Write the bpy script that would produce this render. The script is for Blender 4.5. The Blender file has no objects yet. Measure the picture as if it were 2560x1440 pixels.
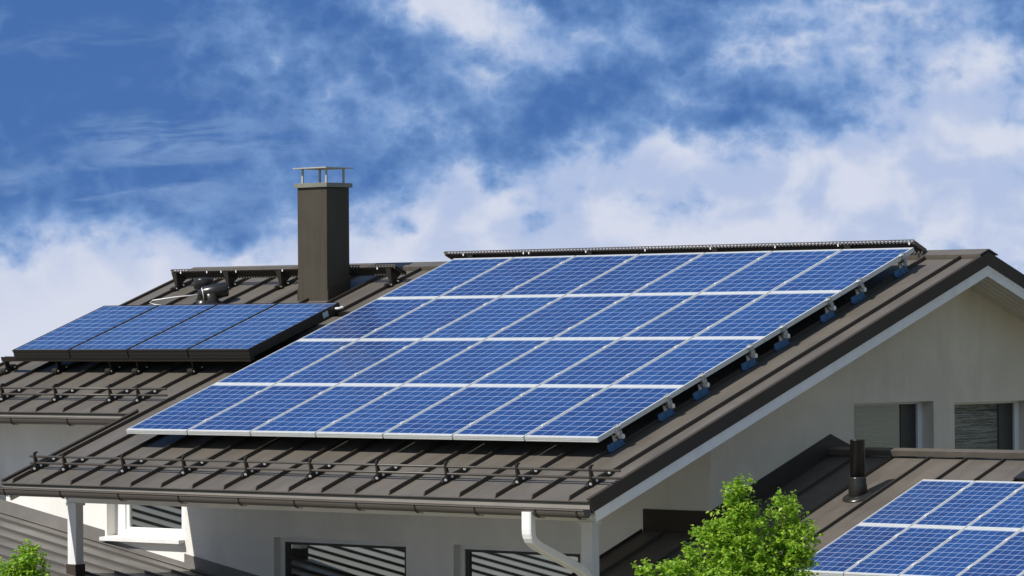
import bpy, math, random
from mathutils import Vector, Matrix
random.seed(7)
R = math.radians
scene = bpy.context.scene
COL = scene.collection

# ---------------------------------------------------------------- camera
TH = R(19.55395)                    # pitch of the roofs
cam = bpy.data.cameras.new('camera')
cam.sensor_width = 36.0
cam.lens = 9381.7 / 2560 * 36
cam.clip_end = 5000
camo = bpy.data.objects.new('camera', cam); COL.objects.link(camo)
_a, _p, _r = R(40.9007), R(0.61366), R(-0.43266)
_f = Vector((-math.sin(_a) * math.cos(_p), math.cos(_a) * math.cos(_p), math.sin(_p)))
_x0 = Vector((math.cos(_a), math.sin(_a), 0)); _u0 = _x0.cross(_f)
_x = _x0 * math.cos(_r) + _u0 * math.sin(_r); _u = -_x0 * math.sin(_r) + _u0 * math.cos(_r)
camo.matrix_world = Matrix(((_x.x, _u.x, -_f.x, 31.695), (_x.y, _u.y, -_f.y, -29.7778), (_x.z, _u.z, -_f.z, 1.13439), (0, 0, 0, 1)))
scene.camera = camo
scene.view_settings.view_transform = 'Standard'
scene.view_settings.look = 'None'
scene.view_settings.exposure = 0.0
scene.view_settings.gamma = 1.0

# ---------------------------------------------------------------- sun
SUN = Vector((-0.194, -0.678, 0.709)).normalized()
sl = bpy.data.lights.new('sun', 'SUN'); sl.energy = 4.9; sl.angle = R(0.53); sl.color = (1.0, 0.955, 0.89)
so = bpy.data.objects.new('sun', sl); COL.objects.link(so)
so.rotation_euler = SUN.to_track_quat('Z', 'Y').to_euler(); so.location = (-20, -60, 70)

# ---------------------------------------------------------------- node helper
class NT:
    def __init__(s, tree): s.t = tree; s.n = tree.nodes; s.l = tree.links
    def node(s, kind, **kw):
        n = s.n.new(kind)
        for k, v in kw.items(): setattr(n, k, v)
        return n
    def put(s, sock, v):
        if v is None: return
        if isinstance(v, bpy.types.NodeSocket): s.l.new(v, sock)
        else: sock.default_value = v
    def math(s, op, a, b=None, c=None, clamp=False):
        n = s.node('ShaderNodeMath', operation=op, use_clamp=clamp)
        s.put(n.inputs[0], a); s.put(n.inputs[1], b); s.put(n.inputs[2], c)
        return n.outputs[0]
    def vmath(s, op, a, b=None):
        n = s.node('ShaderNodeVectorMath', operation=op)
        s.put(n.inputs[0], a); s.put(n.inputs[1], b)
        return n.outputs['Value'] if op in ('DOT_PRODUCT', 'LENGTH') else n.outputs[0]
    def mix(s, f, a, b, blend='MIX'):
        n = s.node('ShaderNodeMix', data_type='RGBA', blend_type=blend)
        s.put(n.inputs[0], f); s.put(n.inputs[6], a); s.put(n.inputs[7], b)
        return n.outputs[2]
    def noise(s, vec, scale, detail=4, rough=0.55, dist=0.0, dims='3D'):
        n = s.node('ShaderNodeTexNoise', noise_dimensions=dims)
        s.put(n.inputs['Vector'], vec); n.inputs['Scale'].default_value = scale
        n.inputs['Detail'].default_value = detail; n.inputs['Roughness'].default_value = rough
        n.inputs['Distortion'].default_value = dist
        return n.outputs[0]
    def xyz(s, v):
        n = s.node('ShaderNodeSeparateXYZ'); s.put(n.inputs[0], v); return n.outputs
    def comb(s, x, y, z=0.0):
        n = s.node('ShaderNodeCombineXYZ')
        s.put(n.inputs[0], x); s.put(n.inputs[1], y); s.put(n.inputs[2], z); return n.outputs[0]
    def smooth(s, v, a, b):
        n = s.node('ShaderNodeMapRange', interpolation_type='SMOOTHSTEP')
        s.put(n.inputs[0], v); n.inputs[1].default_value = a; n.inputs[2].default_value = b
        return n.outputs[0]

# ---------------------------------------------------------------- world: Nishita blue with clouds
world = bpy.data.worlds.new('World'); scene.world = world; world.use_nodes = True
T = NT(world.node_tree); T.n.clear()
tc = T.node('ShaderNodeTexCoord'); d = T.vmath('NORMALIZE', tc.outputs['Generated'])
dx, dy, dz = T.xyz(d)
# the polarised, deep blue of the photo: the Nishita sky is read a little higher up than straight at the horizon
dzl = T.math('ADD', T.math('MULTIPLY', T.math('MAXIMUM', dz, 0.0), 0.8), 0.42)
sky = T.node('ShaderNodeTexSky', sky_type='NISHITA', sun_disc=False, sun_elevation=R(45.1), sun_rotation=R(196), altitude=200, air_density=1.0, dust_density=0.2, ozone_density=1.6)
T.l.new(T.vmath('NORMALIZE', T.comb(dx, dy, dzl)), sky.inputs[0])
hs = T.node('ShaderNodeHueSaturation'); hs.inputs['Saturation'].default_value = 1.28; hs.inputs['Value'].default_value = 1.0
T.l.new(sky.outputs[0], hs.inputs['Color']); blue = T.vmath('MULTIPLY', hs.outputs[0], (1.18, 1.06, 1.24))
# azimuth / elevation in degrees; az grows to the right, 0 along the compass bearing of the gable side
az = T.math('MULTIPLY', T.math('ARCTAN2', T.math('ADD', T.math('MULTIPLY', dx, math.cos(_a)), T.math('MULTIPLY', dy, math.sin(_a))),
            T.math('ADD', T.math('MULTIPLY', dx, -math.sin(_a)), T.math('MULTIPLY', dy, math.cos(_a)))), 57.2958)
el = T.math('MULTIPLY', T.math('ARCSINE', dz), 57.2958)
P2 = T.comb(az, T.math('MULTIPLY', el, 1.25), 0.0)
n1 = T.noise(P2, 0.55, 7, 0.50, 0.15, '2D')
n2 = T.noise(T.vmath('ADD', P2, (31.0, 17.0, 0)), 1.5, 7, 0.50, 0.1, '2D')
bl = T.math('ABSOLUTE', T.math('SUBTRACT', T.noise(T.vmath('ADD', P2, (3.0, -11.0, 0)), 1.0, 6, 0.55, 0.0, '2D'), 0.5))
fbm = T.math('SUBTRACT', T.math('ADD', T.math('MULTIPLY', n1, 0.60), T.math('MULTIPLY', n2, 0.40)), 0.5)
# a warped position so that the cloud masses get uneven edges
w1 = T.math('SUBTRACT', T.noise(T.vmath('ADD', P2, (7.3, 2.1, 0)), 0.9, 4, 0.55, 0, '2D'), 0.5)
w2 = T.math('SUBTRACT', T.noise(T.vmath('ADD', P2, (-3.1, 9.7, 0)), 0.9, 4, 0.55, 0, '2D'), 0.5)
azw = T.math('ADD', az, T.math('MULTIPLY', w1, 1.1)); elw = T.math('ADD', el, T.math('MULTIPLY', w2, 0.8))
def deg(px, py): return (px - 1280) / 163.74, (820 - py) / 163.74
def blob(px, py, rx, ry, amp, rot=0.0):
    """a soft cloud mass (or a gap, amp < 0) round one bearing and elevation"""
    cx, cy = deg(px, py); rx /= 163.74; ry /= 163.74
    x = T.math('SUBTRACT', azw, cx); y = T.math('SUBTRACT', elw, cy)
    c, s = math.cos(R(rot)), math.sin(R(rot))
    if rot:
        xr = T.math('ADD', T.math('MULTIPLY', x, c), T.math('MULTIPLY', y, s))
        yr = T.math('ADD', T.math('MULTIPLY', x, -s), T.math('MULTIPLY', y, c))
    else: xr, yr = x, y
    q = T.math('ADD', T.math('POWER', T.math('ABSOLUTE', T.math('DIVIDE', xr, rx)), 2.0), T.math('POWER', T.math('ABSOLUTE', T.math('DIVIDE', yr, ry)), 2.0))
    return T.math('MULTIPLY', T.math('POWER', 2.718, T.math('MULTIPLY', q, -1.0)), amp)
BLOBS = [
    # the bank along the horizon
    (60, 800, 420, 230, 1.0, 0), (420, 720, 330, 150, .85, 0), (830, 720, 330, 180, .85, 0), (1090, 560, 190, 150, .85, 0),
    (1420, 600, 300, 210, .75, 10), (1480, 410, 190, 100, .65, 22), (1750, 440, 260, 150, .40, 15), (2050, 590, 480, 190, .55, 8), (2440, 620, 420, 260, .65, 0), (2420, 300, 330, 230, .50, 0), (2150, 120, 200, 120, .12, 0),
    (1650, 640, 620, 110, .42, 2), (1180, 640, 170, 90, .30, 0), (1900, 480, 200, 90, .18, 0),
    # high cloud
    (1180, 20, 200, 100, 1.0, -10), (1440, 120, 230, 70, .55, 8), (720, 140, 230, 100, .42, -20), (930, 250, 330, 90, .36, 0),
    (1080, 315, 130, 40, .42, -20), (1960, 60, 330, 110, .44, 8), (2350, 190, 360, 230, .38, 0), (1760, 200, 220, 45, .45, 14), (2300, 380, 380, 100, .42, 5),
    # blue gaps
    (590, 600, 60, 60, -.45, 0), (1450, 250, 330, 60, -.28, 16), (1250, 375, 150, 55, -.26, 10), (2080, 300, 120, 30, -.48, -8),
    (2000, 78, 90, 28, -.42, 0), (200, 150, 420, 220, -.40, 0), (1000, 565, 60, 35, -.40, 0), (1320, 545, 60, 25, -.25, 0), (1780, 300, 200, 35, -.34, 14), (940, 425, 50, 60, -.25, 0), (1300, 140, 120, 40, -.1, 0), (2530, 85, 60, 30, -.3, 0), (2370, 410, 50, 30, -.25, 0),
]
bias = None
for b in BLOBS:
    g = blob(*b); bias = g if bias is None else T.math('ADD', bias, g)
# broken cloud outside the bank, thickened and warmed out of view to lift the shade
aside = T.smooth(T.math('ABSOLUTE', az), 14.0, 50.0)
low = T.math('MAXIMUM', T.smooth(el, -0.8, -4.0), T.math('MULTIPLY', aside, 0.75))
dens = T.math('ADD', T.math('ADD', bias, T.math('ADD', T.math('MULTIPLY', fbm, 1.65), T.math('MULTIPLY', T.math('SUBTRACT', 0.085, bl), 1.6))), T.math('MAXIMUM', T.math('MULTIPLY', low, 0.6), T.math('MULTIPLY', T.smooth(el, 1.3, 0.1), 0.75)))
cov = T.math('MULTIPLY', T.smooth(dens, -0.20, 0.98), 0.95)
# thin cirrus, drawn out sideways
P3 = T.comb(T.math('MULTIPLY', az, 0.22), T.math('ADD', el, T.math('MULTIPLY', az, -0.05)), 3.0)
ci = T.noise(P3, 2.6, 7, 0.6, 0.5)
cim = T.math('ADD', blob(470, 345, 260, 75, 1.0, 0), T.math('ADD', blob(300, 470, 360, 55, .95, -6), blob(230, 110, 260, 40, .45, 6)))
cir = T.math('MULTIPLY', T.math('MULTIPLY', T.smooth(ci, 0.42, 0.72), cim), 0.42)
thick = T.smooth(dens, 0.30, 1.15)
shade = T.mix(T.smooth(T.noise(P2, 0.9, 4, 0.5, 0.2, '2D'), 0.35, 0.68), (4.7, 5.6, 7.8, 1), (6.9, 7.3, 8.5, 1))
shade = T.mix(T.smooth(el, 2.0, -0.3), shade, (7.1, 7.4, 8.5, 1))
ccol = T.mix(thick, (2.6, 4.3, 7.4, 1), shade)
c1 = T.mix(cir, blue, (4.6, 6.4, 9.0, 1))
c2 = T.mix(cov, c1, ccol)
c2 = T.mix(aside, c2, T.vmath('MULTIPLY', c2, (1.15, 0.97, 0.74)))
bg = T.node('ShaderNodeBackground'); T.l.new(c2, bg.inputs[0]); bg.inputs[1].default_value = 0.1
wo = T.node('ShaderNodeOutputWorld'); T.l.new(bg.outputs[0], wo.inputs[0])

# ---------------------------------------------------------------- materials
def mat(name, col, rough=0.5, metal=0.0, spec=0.5, var=0.0, vscale=3.0, bump=0.0, bscale=200.0, specks=0.0, streak=None, sk=0.0):
    m = bpy.data.materials.new(name); m.use_nodes = True
    t = NT(m.node_tree); b = t.n['Principled BSDF']
    b.inputs['Base Color'].default_value = (*col, 1); b.inputs['Roughness'].default_value = rough
    b.inputs['Metallic'].default_value = metal; b.inputs['Specular IOR Level'].default_value = spec
    tcn = t.node('ShaderNodeTexCoord'); v = tcn.outputs['Object']
    c = None
    if var:
        nz = t.noise(v, vscale, 6, 0.62, 0.4)
        lo = tuple(x * (1 - var) for x in col); hi = tuple(min(1, x * (1 + var)) for x in col)
        c = t.mix(t.smooth(nz, 0.3, 0.7), (*lo, 1), (*hi, 1))
    if streak:
        st = t.noise(t.vmath('MULTIPLY', v, streak), 1.0, 6, 0.65, 0.3)
        c = t.mix(t.math('MULTIPLY', t.smooth(st, 0.42, 0.75), sk), c if c else (*col, 1), tuple(x * 0.45 for x in col) + (1,))
    if specks:
        sp = t.smooth(t.noise(v, 9.0, 8, 0.75, 1.2), 0.66, 0.80)
        c = t.mix(t.math('MULTIPLY', sp, specks), c if c else (*col, 1), (0.42, 0.40, 0.37, 1))
    if c: t.l.new(c, b.inputs['Base Color'])
    if bump:
        bn = t.node('ShaderNodeBump'); bn.inputs['Strength'].default_value = bump; bn.inputs['Distance'].default_value = 0.01
        t.l.new(t.noise(v, bscale, 3, 0.6), bn.inputs['Height']); t.l.new(bn.outputs[0], b.inputs['Normal'])
    return m

M = {}
M['roof'] = mat('brown_coated_sheet', (0.126, 0.112, 0.094), 0.46, 0, 0.32, 0.12, 1.3, 0.16, 2.2, 0.12, (5.0, 0.5, 0.5), 0.40)
M['roof_old'] = mat('weathered_brown_sheet', (0.120, 0.106, 0.090), 0.48, 0, 0.35, 0.16, 1.6, 0.16, 2.5, 0.55, (5.0, 0.5, 0.5), 0.45)
M['roof_grey'] = mat('worn_grey_sheet', (0.17, 0.16, 0.148), 0.42, 0, 0.5, 0.20, 1.4, 0.05, 2.5, 0.35)
M['trim'] = mat('dark_brown_trim', (0.048, 0.038, 0.029), 0.6, 0, 0.25, 0.08, 2.0)
M['seam'] = mat('dark_seam_and_nose_shade', (0.062, 0.052, 0.042), 0.5, 0, 0.25)
M['seam_grey'] = mat('grey_folded_seam', (0.085, 0.078, 0.070), 0.5, 0, 0.3)
M['gutter'] = mat('brown_gutter_metal', (0.078, 0.067, 0.056), 0.4, 0, 0.45, 0.08, 2.0)
M['guard'] = mat('black_brown_steel', (0.022, 0.018, 0.014), 0.45, 0, 0.4)
M['chimney'] = mat('chimney_sheet', (0.060, 0.051, 0.037), 0.55, 0, 0.3, 0.10, 1.5, 0.10, 3.0, 0, (9.0, 9.0, 0.6), 0.35)
M['crown'] = mat('chimney_crown_metal', (0.20, 0.20, 0.165), 0.5, 0.1, 0.5, 0.08, 4)
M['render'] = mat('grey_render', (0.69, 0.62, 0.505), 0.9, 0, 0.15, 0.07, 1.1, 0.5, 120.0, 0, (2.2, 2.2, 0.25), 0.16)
M['white_render'] = mat('pale_render', (0.82, 0.80, 0.755), 0.9, 0, 0.15, 0.05, 1.1, 0.5, 120.0, 0, (2.2, 2.2, 0.25), 0.12)
M['white'] = mat('white_paint', (0.79, 0.785, 0.77), 0.5, 0, 0.4, 0.04, 3, 0, 200, 0, (6, 6, 1.2), 0.14)
M['soffit'] = mat('soffit_boards', (0.66, 0.62, 0.56), 0.7, 0, 0.2, 0.05, 2)
M['alu'] = mat('anodised_aluminium', (0.66, 0.68, 0.67), 0.42, 0.25, 0.5, 0.03, 6)
M['steel'] = mat('galvanised_steel', (0.55, 0.57, 0.58), 0.30, 0.75, 0.5, 0.10, 12)
M['blue_plate'] = mat('blue_bracket_plate', (0.075, 0.19, 0.36), 0.4, 0.1, 0.5, 0.15, 9)  # bracket base plates in blue, varied a little by noise
M['cap'] = mat('pale_cap_metal', (0.42, 0.42, 0.37), 0.45, 0.1, 0.5, 0.08, 4)
M['bolt'] = mat('zinc_bolt_with_glint', (0.88, 0.88, 0.86), 0.3, 0.15, 0.6)  # near-white base colour paints in the sun glint on bolt heads
M['eave'] = mat('pale_brown_flashing', (0.26, 0.24, 0.21), 0.45, 0, 0.4, 0.08, 2.0)
M['collector'] = mat('black_collector_case', (0.020, 0.018, 0.016), 0.45, 0, 0.4)
M['vent'] = mat('black_vent_plastic', (0.020, 0.019, 0.017), 0.28, 0, 0.5)
M['sash'] = mat('dark_window_sash', (0.03, 0.03, 0.026), 0.4, 0, 0.4)
M['label'] = mat('silver_sticker', (0.45, 0.55, 0.60), 0.4, 0.2, 0.5)
M['bark'] = mat('bark', (0.10, 0.075, 0.05), 0.9, 0, 0.2, 0.3, 12)

def cells_material(name, line=(0.50, 0.59, 0.80), nx=6, ny=10, lw=(0.018, 0.024), base=((0.012, 0.036, 0.145), (0.018, 0.068, 0.225))):
    m = bpy.data.materials.new(name); m.use_nodes = True
    t = NT(m.node_tree); b = t.n['Principled BSDF']
    g = t.node('ShaderNodeTexCoord').outputs['Generated']
    x, y, _ = t.xyz(g)
    u = t.math('MULTIPLY', t.math('SUBTRACT', x, 0.012), nx / 0.976); v = t.math('MULTIPLY', t.math('SUBTRACT', y, 0.008), ny / 0.984)
    def edge(a, w):
        f = t.math('FRACT', t.math('ADD', a, 10.0)); e = t.math('MINIMUM', f, t.math('SUBTRACT', 1.0, f))
        return t.math('LESS_THAN', e, w)
    ln = t.math('MAXIMUM', edge(u, lw[0]), edge(v, lw[1]))
    oi = t.node('ShaderNodeObjectInfo')
    cell = t.comb(t.math('FLOOR', u), t.math('FLOOR', v), t.math('MULTIPLY', oi.outputs['Random'], 91.7))
    wn = t.node('ShaderNodeTexWhiteNoise', noise_dimensions='3D'); t.l.new(cell, wn.inputs['Vector'])
    # crystal grain inside every cell
    gv = t.vmath('ADD', t.vmath('MULTIPLY', g, (60.0, 100.0, 1.0)), t.vmath('MULTIPLY', cell, (13.0, 7.0, 3.0)))
    vo = t.node('ShaderNodeTexVoronoi', voronoi_dimensions='2D'); vo.inputs['Scale'].default_value = 1.0; t.l.new(gv, vo.inputs['Vector'])
    gr = t.xyz(vo.outputs['Color'])[0]
    big = t.noise(t.vmath('ADD', g, t.vmath('MULTIPLY', cell, (0.0, 0.0, 1.0))), 2.2, 3, 0.6)
    k = t.math('ADD', t.math('ADD', t.math('MULTIPLY', wn.outputs[0], 0.45), t.math('MULTIPLY', gr, 0.22)), t.math('MULTIPLY', t.smooth(big, 0.3, 0.7), 0.35))
    k = t.math('ADD', k, t.math('MULTIPLY', t.math('SUBTRACT', oi.outputs['Random'], 0.5), 0.45), clamp=True)
    cc = t.mix(k, (*base[0], 1), (*base[1], 1))
    t.l.new(t.mix(ln, cc, (*line, 1)), b.inputs['Base Color'])
    b.inputs['Roughness'].default_value = 0.34; b.inputs['Specular IOR Level'].default_value = 0.35
    b.inputs['Coat Weight'].default_value = 0.65; b.inputs['Coat Roughness'].default_value = 0.13; b.inputs['Coat IOR'].default_value = 1.40
    return m
M['cells'] = cells_material('polycrystalline_cells')
M['cells_far'] = cells_material('collector_cells', (0.42, 0.50, 0.70), 6, 10, (0.021, 0.028), ((0.022, 0.055, 0.17), (0.028, 0.08, 0.22)))

def glass_material(name, tint, refl, rough=0.02, wave=0.0):
    m = bpy.data.materials.new(name); m.use_nodes = True
    t = NT(m.node_tree); t.n.clear()
    di = t.node('ShaderNodeBsdfDiffuse'); di.inputs[0].default_value = (*tint, 1)
    gl = t.node('ShaderNodeBsdfGlossy'); gl.inputs[0].default_value = (0.86, 0.93, 0.90, 1); gl.inputs['Roughness'].default_value = rough
    if wave:
        tcn = t.node('ShaderNodeTexCoord'); v = t.vmath('MULTIPLY', tcn.outputs['Object'], (0.8, 0.8, 22.0))
        bn = t.node('ShaderNodeBump'); bn.inputs['Strength'].default_value = wave; bn.inputs['Distance'].default_value = 0.02
        t.l.new(t.noise(v, 2.0, 3, 0.5, 1.2), bn.inputs['Height']); t.l.new(bn.outputs[0], gl.inputs['Normal'])
    mx = t.node('ShaderNodeMixShader'); mx.inputs[0].default_value = refl
    t.l.new(di.outputs[0], mx.inputs[1]); t.l.new(gl.outputs[0], mx.inputs[2])
    o = t.node('ShaderNodeOutputMaterial'); t.l.new(mx.outputs[0], o.inputs[0])
    return m
M['glass'] = glass_material('window_glass', (0.008, 0.008, 0.008), 0.55)
M['glass_curtain'] = glass_material('window_glass_over_curtain', (0.21, 0.205, 0.165), 0.14, 0.08, 0.05)
M['glass_wavy'] = glass_material('window_glass_wavy', (0.035, 0.030, 0.022), 0.20, 0.02, 0.9)

def leaf_material(name, c0, c1):
    m = bpy.data.materials.new(name); m.use_nodes = True
    t = NT(m.node_tree); t.n.clear()
    g = t.node('ShaderNodeNewGeometry')
    col = t.mix(g.outputs['Random Per Island'], (*c0, 1), (*c1, 1))
    b = t.node('ShaderNodeBsdfPrincipled'); t.l.new(col, b.inputs['Base Color']); b.inputs['Roughness'].default_value = 0.42; b.inputs['Specular IOR Level'].default_value = 0.35
    tr = t.node('ShaderNodeBsdfTranslucent'); t.l.new(t.mix(0.5, col, (0.52, 0.74, 0.08, 1)), tr.inputs[0])
    mx = t.node('ShaderNodeMixShader'); mx.inputs[0].default_value = 0.45
    t.l.new(b.outputs[0], mx.inputs[1]); t.l.new(tr.outputs[0], mx.inputs[2])
    o = t.node('ShaderNodeOutputMaterial'); t.l.new(mx.outputs[0], o.inputs[0])
    return m
M['leaf'] = leaf_material('spring_leaves', (0.10, 0.27, 0.014), (0.44, 0.60, 0.07))
M['grass'] = mat('dry_gravel_and_lawn', (0.20, 0.195, 0.12), 0.9, 0, 0.2, 0.18, 0.05)

# ---------------------------------------------------------------- mesh helper
def ident(x, y, z): return (x, y, z)
CT, ST = math.cos(TH), math.sin(TH)
def RP(x, s, h):
    """a point of the main roof: x along the eave, s up the slope, h above the sheet"""
    return (x, s * CT - (h - 0.25) * ST, s * ST + (h - 0.25) * CT)
AY, AZ = 3.95, -0.30
def AP(x, s, h):
    """the same for the lower roof on the right; s = 0 at its ridge, negative down the slope"""
    return (x, AY + s * CT - h * ST, AZ + s * ST + h * CT)
LS = 0.175; LN = Vector((LS, 0, 1)).normalized()
def LP(x, y, h):
    """the low roof on the left, falling towards +x"""
    return (x + LN.x * h, y, -1.13 - LS * (x + 4.235) + LN.z * h)

class MB:
    def __init__(s): s.v = []; s.f = []; s.mi = 0; s.ms = []
    def add(s, vs, fs):
        o = len(s.v); s.v += [tuple(p) for p in vs]; s.f += [tuple(i + o for i in f) for f in fs]; s.ms += [s.mi] * len(fs); return s
    def box(s, x0, x1, y0, y1, z0, z1, T=ident):
        p = [T(x, y, z) for z in (z0, z1) for x, y in ((x0, y0), (x1, y0), (x1, y1), (x0, y1))]
        return s.add(p, [(0, 3, 2, 1), (4, 5, 6, 7), (0, 1, 5, 4), (1, 2, 6, 5), (2, 3, 7, 6), (3, 0, 4, 7)])
    def prism(s, poly, h0, h1, T=ident):
        """poly in (a, b), extruded along the third coordinate"""
        n = len(poly); p = [T(a, b, h0) for a, b in poly] + [T(a, b, h1) for a, b in poly]
        return s.add(p, [tuple(range(n))[::-1], tuple(range(n, 2 * n))] + [(i, (i + 1) % n, n + (i + 1) % n, n + i) for i in range(n)])
    def tube(s, pts, r, n=8, cap=True):
        pts = [Vector(p) for p in pts]; rr = r if isinstance(r, (list, tuple)) else [r] * len(pts)
        rings = []; prev = None
        for i, p in enumerate(pts):
            a = pts[max(0, i - 1)]; b = pts[min(len(pts) - 1, i + 1)]
            t = (b - a).normalized()
            if prev is None:
                prev = t.orthogonal().normalized()
            u = (prev - t * prev.dot(t)).normalized(); w = t.cross(u); prev = u
            rings.append([p + (u * math.cos(2 * math.pi * k / n) + w * math.sin(2 * math.pi * k / n)) * rr[i] for k in range(n)])
        vs = [q for ring in rings for q in ring]; fs = []
        for i in range(len(pts) - 1):
            for k in range(n): fs.append((i * n + k, i * n + (k + 1) % n, (i + 1) * n + (k + 1) % n, (i + 1) * n + k))
        if cap: fs += [tuple(range(n))[::-1], tuple(range((len(pts) - 1) * n, len(pts) * n))]
        return s.add(vs, fs)
    def profile(s, prof, x0, x1, T=ident, dz=0.0):
        """prof: open (y, z) outline carried from x0 to x1 (falling by dz)"""
        n = len(prof); vs = [T(x0, y, z) for y, z in prof] + [T(x1, y, z - dz) for y, z in prof]
        return s.add(vs, [(i, i + 1, n + i + 1, n + i) for i in range(n - 1)])
    def build(s, name, m, parent=None, smooth=False, bevel=0.0):
        me = bpy.data.meshes.new(name); me.from_pydata(s.v, [], s.f); me.update()
        o = bpy.data.objects.new(name, me); COL.objects.link(o); 
        for q in (m if isinstance(m, tuple) else (m,)): me.materials.append(q)
        if any(s.ms): me.polygons.foreach_set('material_index', s.ms)
        if smooth: me.polygons.foreach_set('use_smooth', [True] * len(me.polygons))
        if bevel:
            b = o.modifiers.new('bevel', 'BEVEL'); b.width = bevel; b.segments = 2; b.limit_method = 'ANGLE'
        if parent: o.parent = parent
        return o

def tag(o, label, cat, group=None):
    o['label'] = label; o['category'] = cat
    if group: o['group'] = group
    return o
def thing(name, label, cat, group=None, loc=(0, 0, 0)):
    o = bpy.data.objects.new(name, None); COL.objects.link(o); o.location = loc; o.empty_display_size = 0.2
    return tag(o, label, cat, group)
KIDS = {}
def kids(o): return [c for c in bpy.data.objects if c.parent == o]
def dup(o, parent=None):
    c = o.copy(); COL.objects.link(c)
    if parent: c.parent = parent
    for k in kids(o): dup(k, c)
    return c

# ================================================================ GROUND
g = MB(); N = 96
g.add([(450 * math.cos(2 * math.pi * k / N), 450 * math.sin(2 * math.pi * k / N), -7.0) for k in range(N)], [tuple(range(N))])
gr = g.build('ground', M['grass']); gr['kind'] = 'structure'

# ================================================================ HOUSE
house = thing('house', 'pale rendered house with a large brown standing seam metal roof and a square chimney', 'house', loc=(3.3, 6.0, -7.0))
def part(mb, name, m, parent=None, **kw):
    o = mb.build(name, m, None, **kw); p = parent or house
    o.parent = p; o.matrix_parent_inverse = p.matrix_world.inverted() if p is not house else Matrix.Translation((-3.3, -6.0, 7.0))
    return o
VX0, VX1, WX = -1.09, 7.70, -5.25          # verges of the main roof, verge of the wing
SE, SW, SR = -1.05, 1.20, 6.53             # main eave, wing eave, ridge (slope coordinate)
SEAM0, SEAMD = -0.90, 0.491
NOSE = .046
ridge = RP(0, SR, 0); RY, RZ = ridge[1], ridge[2]
def BP(x, s, h):
    """back slope, s measured down from the ridge"""
    return (x, RY + s * CT + h * ST, RZ - s * ST + h * CT)

rf = MB()
rf.prism([(VX0, SE), (VX1, SE), (VX1, SR), (WX, SR), (WX, SW), (VX0, SW)], -0.10, -0.012, RP)
rf.prism([(VX0, SE - NOSE), (VX1, SE - NOSE), (VX1, SR), (WX, SR), (WX, SW - NOSE), (VX0, SW - NOSE)], -0.0118, 0.0, RP)
BACK = 7.6
rf.prism([(WX, 0.003), (VX1, 0.003), (VX1, BACK), (WX, BACK)], -0.10, 0.0, BP)
rf.mi = 1
rf.box(VX0, VX1, SE - NOSE + .004, SE - .002, -.021, -.0121, RP); rf.box(WX, VX0 - .02, SW - NOSE + .004, SW - .002, -.021, -.0121, RP)  # dark strips drawn in for the shade line under the sheet edge
for k in range(-9, 18):
    x = SEAM0 + SEAMD * k
    if x < WX + .1: continue
    s0 = (SE if x > VX0 + 0.02 else SW) - NOSE + .006
    rf.add([RP(x - .007, s0 - .004, .001), RP(x + .007, s0 - .004, .001), RP(x + .007, s0 + .03, .042), RP(x - .007, s0 + .03, .042),
            RP(x - .007, SR - .15, .001), RP(x + .007, SR - .15, .001), RP(x + .007, SR - .15, .042), RP(x - .007, SR - .15, .042)],
           [(0, 1, 2, 3), (4, 7, 6, 5), (1, 5, 6, 2), (0, 3, 7, 4), (3, 2, 6, 7)])
    rf.box(x - .007, x + .007, .02, BACK - .02, .001, .042, BP)
roof = part(rf, 'roof', (M['roof'], M['seam']))

rc = MB()                                   # ridge cap
rc.box(WX - .012, VX1 + .020, SR - .18, SR + .010, .038, .052, RP); rc.box(WX - .012, VX1 + .020, -.010, .18, .038, .052, BP)
rc.box(WX - .012, VX1 + .020, SR - .184, SR - .172, .004, .0379, RP)
part(rc, 'ridge_cap', M['roof'], roof)
# verge trims: dark metal band and a raised edge, white barge board below
vt = MB()
vt.box(VX1 + .001, VX1 + .016, SE - .02, SR - .05, -.127, .018, RP); vt.box(VX1 + .001, VX1 + .016, .05, BACK, -.127, .018, BP)
_q = [RP(0, SR - .0501, -.127), RP(0, SR - .0501, .018), BP(0, .0501, .018), BP(0, .0501, -.127)]
vt.prism([(_q[0][1], _q[0][2]), (_q[3][1], _q[3][2]), (_q[2][1], _q[2][2]), (RY, RZ + .02), (_q[1][1], _q[1][2])][::-1] if False else [(_q[0][1], _q[0][2]), (RY, RZ - .135), (_q[3][1], _q[3][2]), (_q[2][1], _q[2][2]), (RY, RZ + .018), (_q[1][1], _q[1][2])], VX1 + .001, VX1 + .016, lambda p, q, h: (h, p, q))
vt.box(VX1 - .03, VX1 + .0009, SE - .02, SR - .19, .002, .018, RP)
part(vt, 'verge_trim', M['trim'], roof); vt = MB()
vt.box(VX0 - .016, VX0 - .001, SE - .02, SW + .02, -.127, .030, RP); vt.box(VX0 - .0009, VX0 + .03, SE - .02, SW - .02, .002, .030, RP)
part(vt, 'verge_trim', M['trim'], roof); vt = MB()
vt.box(WX - .016, WX - .001, SW - .02, SR, -.127, .030, RP); vt.box(WX - .016, WX - .001, 0, BACK, -.127, .030, BP); vt.box(WX - .0009, WX + .03, SW, SR - .19, .002, .030, RP)
part(vt, 'verge_trim', M['trim'], roof)
for X, (a, b) in ((VX1, (-.022, -.001)), (VX0, (.001, .022))):
    top = SR - .02 if X == VX1 else SW - .05; bb = MB()
    bb.box(X + a, X + b, SE + .02, top, -.245, -.1275, RP)
    bb.box(X + a + (.0 if a > 0 else .0), X + b + (.004 if a < 0 else 0) - (.004 if a > 0 else 0), SE + .02, top, -.165, -.128, RP); part(bb, 'barge_board', M['white'])
bb2 = MB(); bb2.box(VX1 - .022, VX1 - .002, .075, BACK, -.245, -.1275, BP); bb2.box(VX1 - .022, VX1 + .002, .06, BACK, -.165, -.128, BP)
part(bb2, 'barge_board', M['white'])
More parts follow.
